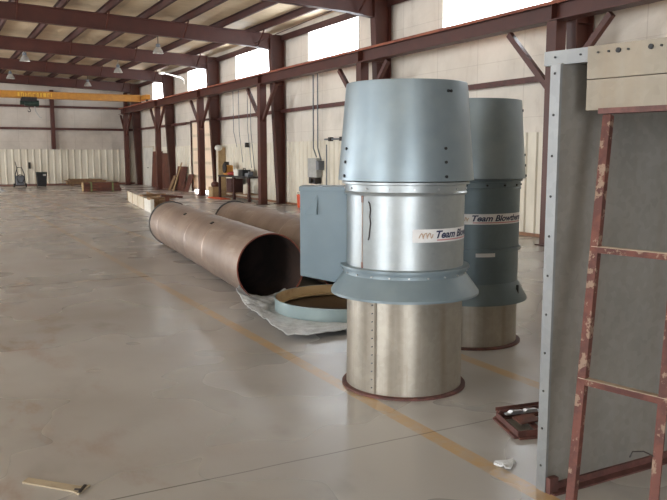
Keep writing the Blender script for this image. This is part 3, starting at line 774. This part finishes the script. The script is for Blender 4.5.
for k in range(2): mb.prism([(3.10+k*.10, 3.46-k*.02, .058), (3.18+k*.10, 3.445-k*.02, .058), (3.18+k*.1, 3.43-k*.02, .074), (3.11+k*.1, 3.445-k*.02, .076)], (.004, -.03, .0))
tag(build('bright_bracket', mb.bar((3.08, 3.45, .052), (3.32, 3.405, .052), .03, .008), M['chrome'], origin=(3.2, 3.5, .08)), 'shiny silver bracket lying on the rusty frame', 'bracket')
tag(build('dark_block', MB().box((3.34, 3.22, .047), (3.41, 3.33, .10)).box((3.33, 3.24, .047), (3.42, 3.31, .08)), M['black'], bevel=.004, origin=(3.38, 3.27, .047)), 'black block on the rusty frame, close to the cabinet edge', 'block')

# floor litter
mb = MB(); top = [(.325, 3.93), (.36, 3.975), (.575, 3.745), (.625, 3.735), (.555, 3.655), (.535, 3.70)]
mb.prism([(x, y, .001) for x, y in top], (0, 0, .009))
t = build('cardboard_strip', mb, mat_plain('pale_torn_board', lin(176,162,138), lin(160,146,124), .7), origin=(.45, 3.85, 0))
tag(t, 'pale torn strip of board on the floor in the lower left corner', 'board')
build('dark_end', MB().bar((.56, 3.665, .013), (.60, 3.735, .013), .014, .006).bar((.545, 3.71, .013), (.575, 3.69, .013), .01, .006), M['dark'], t)
mb = MB(); vs = []
for k in range(14):
    a = 2*PI*k/14; r = .045*(1+.4*math.sin(3*a+1)+.2*math.sin(5*a)); vs.append((2.63+math.cos(a)*r*1.2, 2.93+math.sin(a)*r, .004+.012*abs(math.sin(2*a))))
mb.prism(vs, (0, 0, .01))
tag(build('plastic_scrap', mb, M['plastic'], origin=(2.63, 2.93, 0)), 'small whitish plastic scrap on the yellow line near the cabinet foot', 'scrap')

# ------------------------------------------------- things down the hall, floor
# low white panelled box
P, Q = V((5.63, 21.6, 0)), V((6.45, 28.0, 0)); ax = (Q-P).normalized(); sd = V((ax.y, -ax.x, 0))
t = thing('panel_trough', 'long low white-sided box on the floor beyond the brown pipes', 'trough', tuple(P))
def pr(u, w, z): return P + ax*u + sd*w + V((0, 0, z))
L = (Q-P).length
for k in range(4):
    u0, u1 = L*k/4+.03, L*(k+1)/4-.03
    build('side_board', MB().prism([pr(u0, 0, 0), pr(u1, 0, 0), pr(u1, 0, .36), pr(u0, 0, .36)], sd*.03), M['white'] if k == 0 else M['cream'], t)
    build('far_board', MB().prism([pr(u0, .67, 0), pr(u1, .67, 0), pr(u1, .67, .34), pr(u0, .67, .34)], sd*.03), M['wood'], t)
    build('post', MB().prism([pr(u1+.002, -.01, 0), pr(u1+.058, -.01, 0), pr(u1+.058, -.01, .37), pr(u1+.002, -.01, .37)], sd*.05), M['tan'], t)
build('end_post', MB().prism([pr(-.04, -.01, 0), pr(.025, -.01, 0), pr(.025, -.01, .40), pr(-.04, -.01, .40)], sd*.1), M['white'], t)
build('bottom_board', MB().prism([pr(.03, .04, .01), pr(L, .04, .01), pr(L, .66, .01), pr(.03, .66, .01)], V((0, 0, .03))), M['wood'], t)
for k, (u, w, lb) in enumerate(((.35, .3, 'brown timber offcut lying across the near end of the white-sided box'), (2.3, .34, 'brown timber offcut lying in the middle of the white-sided box'))):
    tag(build('timber_offcut', MB().bar(pr(u, -.0, .40), pr(u+.5, .8, .40), .16, .06), M['wood'], origin=tuple(pr(u, w, .37))), lb, 'timber', 'timber on the white box')
tag(build('steel_bracket', MB().bar(pr(.1, .5, .06), pr(.2, .5, .5), .12, .03).bar(pr(.1, .3, .5), pr(.25, .95, .44), .1, .06), M['plant_rust'], origin=tuple(pr(.1, .5, .04))), 'rusty steel bracket sticking up from the open end of the white-sided box', 'bracket')

# lumber and steel by the end wall
random.seed(11)
k = 0
WL = ['lowest', 'second', 'third', 'topmost']
for lv in range(4):
    z = .10 + lv*.07
    tag(build('plank', MB().box((6.75+random.uniform(-.1, .2), 43.75+random.uniform(-.08, .05), z), (8.9+random.uniform(-.5, .3), 44.3, z+.06)), M['wood'], origin=(7.8, 44, z)),
        WL[lv] + ' brown plank in the stack against the end wall panels', 'plank', 'planks by the end wall')
for x, s in ((7.0, 'left'), (8.5, 'right')):
    tag(build('timber_skid', MB().box((x, 43.6, 0), (x+.1, 44.4, .10)), M['wood'], origin=(x, 44, 0)), s + ' timber skid under the plank stack by the end wall', 'timber')
t = thing('steel_bundle', 'strapped bundle of rust-orange steel bars on the floor before the plank stack', 'steel bundle', (7.1, 36.1, 0))
for i in range(3):
    for j in range(3):
        build('bar', MB().box((6.28, 35.9+i*.15, .02+j*.14), (7.98-.06*j, 36.03+i*.15, .15+j*.14)), M['plant_rust'], t)
for x in (6.58, 7.55):
    build('strap', MB().box((x, 35.89, 0), (x+.07, 36.34, .02)).box((x, 35.88, 0), (x+.07, 35.895, .445)).box((x, 36.335, 0), (x+.07, 36.35, .445)).box((x, 35.88, .433), (x+.07, 36.35, .446)), M['strap'], t)
build('end_cap', MB().box((6.25, 35.89, .02), (6.28, 36.34, .43)), M['tan'], t)
# bin
BXc = (5.33, 42.9)
t = thing('waste_bin', 'black and green bin standing before the white end wall panels', 'bin', (BXc[0], BXc[1], 0))
mb = MB()
a, b = .21, .26
mb.add([(BXc[0]-a, BXc[1]-a, .04), (BXc[0]+a, BXc[1]-a, .04), (BXc[0]+a, BXc[1]+a, .04), (BXc[0]-a, BXc[1]+a, .04), (BXc[0]-b, BXc[1]-b, .74), (BXc[0]+b, BXc[1]-b, .74), (BXc[0]+b, BXc[1]+b, .74), (BXc[0]-b, BXc[1]+b, .74)],
       [(0,3,2,1),(4,5,6,7),(0,1,5,4),(1,2,6,5),(2,3,7,6),(3,0,4,7)])
build('body', mb, M['black'], t, bevel=.02)
build('lid', MB().box((BXc[0]-.27, BXc[1]-.27, .742), (BXc[0]+.27, BXc[1]+.27, .80)), M['green'], t, bevel=.02)
build('label_patch', MB().box((BXc[0]+.05, BXc[1]-.262, .60), (BXc[0]+.2, BXc[1]-.245, .70)), M['grey'], t)
for s in (-1, 1): build('wheel', MB().cyl((BXc[0]+s*.2, BXc[1]+.2, .06), (BXc[0]+s*.25, BXc[1]+.2, .06), .06, n=14), M['dark'], t)
# welding cart
c0 = (4.28, 43.1)
t = thing('gas_bottle_cart', 'dark wheeled cart with tangled hoses against the white end wall panels', 'cart', (c0[0], c0[1], 0))
build('frame', MB().tube([(c0[0]-.25, c0[1], .1), (c0[0]-.22, c0[1], .7), (c0[0]-.1, c0[1]+.1, 1.05), (c0[0]+.1, c0[1]+.1, 1.05), (c0[0]+.22, c0[1], .7), (c0[0]+.25, c0[1], .1)], .025).box((c0[0]-.28, c0[1]-.2, .08), (c0[0]+.28, c0[1]+.15, .12)), M['dark'], t)
build('machine', MB().box((c0[0]-.2, c0[1]-.15, .12), (c0[0]+.2, c0[1]+.1, .62)), M['midgrey'], t, bevel=.03)
build('hose', MB().tube([(c0[0]+.18*math.cos(a)*(1+.1*math.sin(3*a)), c0[1]-.18, .45+.22*math.sin(a)) for a in [k*.45 for k in range(30)]], .02), M['black'], t)
build('pole', MB().tube([(c0[0]-.1, c0[1], .6), (c0[0]-.14, c0[1]+.1, 1.1), (c0[0]-.2, c0[1]+.1, 1.35)], .02), M['dark'], t)
for s in (-1, 1): build('wheel', MB().cyl((c0[0]+s*.27, c0[1]+.05, .1), (c0[0]+s*.33, c0[1]+.05, .1), .1, n=16), M['black'], t)
tag(build('wall_socket', MB().box((4.93, BY-.09, .95), (5.05, BY-.045, 1.3)), M['dark'], origin=(5, BY-.07, .95)), 'small dark box on the end wall between the cart and the bin', 'socket box')
# grey tarp, far left
vs, fs = [], []
for i in range(17):
    for j in range(13):
        x = 1.9 + 1.35*i/16; y = 38.1 + .8*j/12
        e = min(1, min(i, 16-i)/4)*min(1, min(j, 12-j)/3)
        vs.append((x, y, .004 + e*(.16+.08*mnoise.noise(V((x*3, y*3, 0))))))
for i in range(16):
    for j in range(12): q = i*13+j; fs.append((q, q+13, q+14, q+1))
o = build('tarp', MB().add(vs, fs), M['plastic'], smooth=60)
o.modifiers.new('t', 'SOLIDIFY').thickness = .004
tag(o, 'low pale grey tarp heap on the floor at the left edge', 'tarp')

# ------------------------------------------------ along the right wall
t = thing('workbench', 'dark steel workbench against the wall, cluttered with tools', 'workbench', (10.5, 27, 0))
build('top', MB().box((10.18, 25.3, .84), (10.85, 28.6, .90)), M['dark'], t)
for y in (25.4, 26.9, 28.5):
    for x in (10.22, 10.8): build('leg', MB().box((x-.04, y-.05, 0), (x+.04, y+.05, .84)), M['iron_dark'], t)
build('lower_shelf', MB().box((10.24, 25.5, .22), (10.8, 28.4, .25)), M['wood'], t)
def blob(name, c, r, sc, mat, lb, cat): return tag(build(name, MB().ball(c, r, 14, sc), mat, smooth=60, origin=c), lb, cat)
t = thing('bench_grinder', 'yellow machine with a dark wheel on the far end of the workbench', 'machine', (10.5, 28.3, .90))
build('body', MB().box((10.36, 28.05, .90), (10.64, 28.5, 1.30)), M['yellow'], t, bevel=.06)
build('wheel', MB().cyl((10.30, 28.2, 1.18), (10.345, 28.2, 1.18), .2, n=20), M['dark'], t)
build('column', MB().box((10.45, 28.5, .9), (10.62, 28.62, 1.42)), M['dark'], t)
tag(build('rag_heap', MB().ball((10.4, 27.55, .978), .2, 14, (1, 1.3, .38)), M['red'], smooth=60, origin=(10.4, 27.55, .9)), 'crumpled red rag on the workbench beside the yellow machine', 'rag')
tag(build('white_carton', MB().box((10.3, 26.75, .90), (10.6, 27.15, 1.16)), M['white'], bevel=.01, origin=(10.45, 27, .9)), 'white carton in the middle of the workbench top', 'box')
t = tag(build('tool_case', MB().box((10.28, 26.2, .90), (10.62, 26.62, 1.14)), M['black'], bevel=.02, origin=(10.45, 26.4, .9)), 'black case on the workbench next to the white carton', 'case')
build('handle', MB().tube([(10.45, 26.3, 1.13), (10.45, 26.32, 1.19), (10.45, 26.5, 1.19), (10.45, 26.52, 1.13)], .015), M['dark'], t)
tag(build('grey_vice', MB().box((10.3, 25.7, .90), (10.5, 26.0, 1.02)).box((10.32, 25.62, .96), (10.48, 25.72, 1.08)).cyl((10.4, 25.5, 1.0), (10.4, 26.05, 1.0), .03), M['midgrey'], origin=(10.4, 25.8, .9)), 'grey vice on the near end of the workbench', 'vice')
t = thing('tool_cabinet', 'dark red-brown cabinet standing under the workbench', 'cabinet', (10.5, 27.7, .25))
build('body', MB().box((10.3, 27.35, .25), (10.75, 27.95, .78)), M['iron_dark'], t)
for k in range(3): build('drawer', MB().box((10.285, 27.38, .28+k*.165), (10.30, 27.92, .43+k*.165)), M['iron_dark'], t)
tag(build('white_canister', MB().cyl((10.5, 26.3, .25), (10.5, 26.3, .6), .14, n=18).cyl((10.5, 26.3, .6), (10.5, 26.3, .66), .06, n=12), M['cream'], smooth=40, origin=(10.5, 26.3, .25)), 'pale canister on the lower shelf of the workbench', 'canister')
t = thing('wooden_crate', 'small tan wooden crate on the floor at the far end of the workbench', 'crate', (10.2, 28.95, 0))
build('box', MB().box((10.0, 28.75, .0), (10.4, 29.25, .42)), M['tan'], t)
build('contents', MB().ball((10.2, 29.0, .5), .17, 12, (1, 1.2, .8)), M['plant_rust'], t, smooth=60)
tag(build('orange_mat', MB().box((9.75, 27.1, .002), (10.14, 28.7, .03)), M['orange'], bevel=.008, origin=(9.95, 27.9, 0)), 'bright orange strip lying on the floor before the workbench', 'strip')
t = thing('tan_post', 'tall tan boxed post beside the workbench with a pale lamp on top', 'post', (10.75, 29.6, 0))
build('board', MB().box((10.62, 29.72, 0), (10.90, 30.0, 2.05)), M['cream'], t)
build('edge_board', MB().box((10.60, 29.62, 0), (10.90, 29.72, 2.0)), M['tan'], t)
build('lamp_head', MB().ball((10.6, 29.65, 1.98), .16, 14, (1, 1, .8)), M['white'], t, smooth=60)
# electrics
t = thing('electrical_panel', 'light grey electrical cabinet on the white ribbed panels, seen above the motor box', 'electrical panel', (10.8, 21.3, .9))
build('box', MB().box((10.72, 21.0, .98), (10.91, 21.62, 1.58)), M['grey'], t, bevel=.01)
build('dark_switch', MB().box((10.70, 20.82, 1.22), (10.91, 21.0, 1.5)), M['midgrey'], t, bevel=.01)
build('meter', MB().box((10.70, 21.05, .78), (10.91, 21.5, .98)).cyl((10.64, 21.3, .88), (10.70, 21.3, .88), .08, n=14), M['dark'], t)
t = thing('conduit_run', 'twin thin grey conduits rising up the wall from the electrical cabinet', 'conduit', (10.86, 20.95, 1.5))
for y, z in ((20.9, 1.53), (21.2, 1.61)): build('conduit', MB().tube([(10.83, y, z), (10.72, y, 1.9), (10.72, y, 4.5)], .022), M['midgrey'], t)
build('conduit', MB().tube([(10.87, 20.6, .1), (10.87, 20.6, 2.0)], .02), M['midgrey'], t)
build('conduit', MB().tube([(10.86, 20.7, 2.16), (10.86, 17.4, 2.16)], .025), M['midgrey'], t)
for y in (20.3, 19.6, 19.2): build('junction_box', MB().box((10.8, y-.06, 2.1), (10.92, y+.06, 2.22)), M['dark'], t)
t = thing('hanging_cables', 'thin dark cables hanging down the wall above the workbench', 'cable', (10.85, 27, 1.2))
for y, z in ((27.6, 1.4), (26.7, 1.2), (26.4, 1.1), (28.2, 2.0)): build('cable', MB().tube([(10.86, y, z), (10.74, y+.03, 2.6), (10.72, y, 4.4)], .012, 6), M['midgrey'], t)
build('outlet', MB().box((10.78, 27.0, 1.98), (10.9, 27.16, 2.16)), M['dark'], t)
# small orange object left of the motor box, at the wall
t = thing('orange_bucket', 'small orange bucket near the wall, peeping out left of the motor box', 'bucket', (10.55, 21.72, 0))
build('body', MB().lathe((10.55, 21.72, 0), [(.13, 0), (.16, .42), (.15, .42), (.12, .02), (.001, .02), (.001, 0)], 24), M['orange'], t, smooth=40)
build('handle', MB().tube([(10.55, 21.56, .40), (10.45, 21.62, .47), (10.42, 21.72, .49), (10.45, 21.82, .47), (10.55, 21.88, .40)], .008), M['dark'], t)
# stuff leaning by the glazed door
def leaner(name, y0, y1, h, mat, lb, cat, foot=.45, th=.03, x1=10.88):
    o = build(name, MB().prism([(x1-foot, y0, 0), (x1-foot, y1, 0), (x1, y1, h), (x1, y0, h)], (-th, 0, 0)), mat, origin=(x1-foot, (y0+y1)/2, 0))
    return tag(o, lb, cat)
leaner('rusty_sheet', 34.8, 36.3, 1.15, M['plant_rust'], 'brown rusty steel sheet leaning on the wall left of the glazed door', 'steel sheet', .2)
leaner('timber_board', 35.0, 35.15, 1.35, M['tan'], 'pale narrow board leaning on the brown rusty sheet', 'board', .45, .03, 10.7)
leaner('timber_board', 35.7, 36.1, .7, M['wood'], 'short wide brown board leaning before the rusty sheet', 'board', .3, .03, 10.6)
leaner('rusty_plate', 33.7, 34.4, .8, M['plant_rust'], 'small brown plate leaning before the glazed door', 'steel sheet', .3, .03, 10.85)
leaner('rusty_sheet', 37.1, 38.95, 1.8, M['plant_rust'], 'tall rust-brown sheet leaning between the white door and the far post, nearer one', 'steel sheet', .12)
leaner('rusty_sheet', 39.0, 40.9, 1.9, M['plant_rust'], 'tall rust-brown sheet leaning directly beside the white double door', 'steel sheet', .12)

# ----------------------------------------------------------------- daylight
w = bpy.data.worlds.new('daylight'); SC.world = w; w.use_nodes = True
nt = w.node_tree; bg = nt.nodes['Background']
bg.inputs[0].default_value = (.94, .97, 1.0, 1); bg.inputs[1].default_value = 7.0
def portal(name, loc, rot, sx, sy):
    l = bpy.data.lights.new(name, 'AREA'); l.shape = 'RECTANGLE'; l.size = sx; l.size_y = sy
    l.cycles.is_portal = True
    o = bpy.data.objects.new(name, l); COL.objects.link(o); o.location = loc; o.rotation_euler = rot
for a, b in WIN + WINB: portal('daylight_opening', (WX+.12, (a+b)/2, (WZ0+WZ1)/2), (0, PI/2, 0), WZ1-WZ0, b-a)
for a, b, z0, z1 in UNSEEN_LDOORS + LWIN: portal('daylight_opening', (-WX-.12, (a+b)/2, (z0+z1)/2), (0, -PI/2, 0), z1-z0, b-a)
portal('daylight_opening', ((FDOOR[0]+FDOOR[1])/2, FY-.12, FDOOR[3]/2), (PI/2, 0, 0), FDOOR[1]-FDOOR[0], FDOOR[3])

# ------------------------------------------------------------------- camera
cam = bpy.data.cameras.new('camera'); co = bpy.data.objects.new('camera', cam); COL.objects.link(co)
cam.sensor_width = 36; cam.lens = 747.05/667*36; cam.clip_end = 200; cam.clip_start = .05
co.location = (0, 0, 1.65)
co.rotation_euler = (math.radians(90-7.1676), 0, math.radians(-28.3525))
SC.camera = co
SC.view_settings.view_transform = 'Standard'; SC.view_settings.look = 'None'
SC.view_settings.exposure = 1.6; SC.view_settings.gamma = 1; SC.view_settings.use_curve_mapping = False
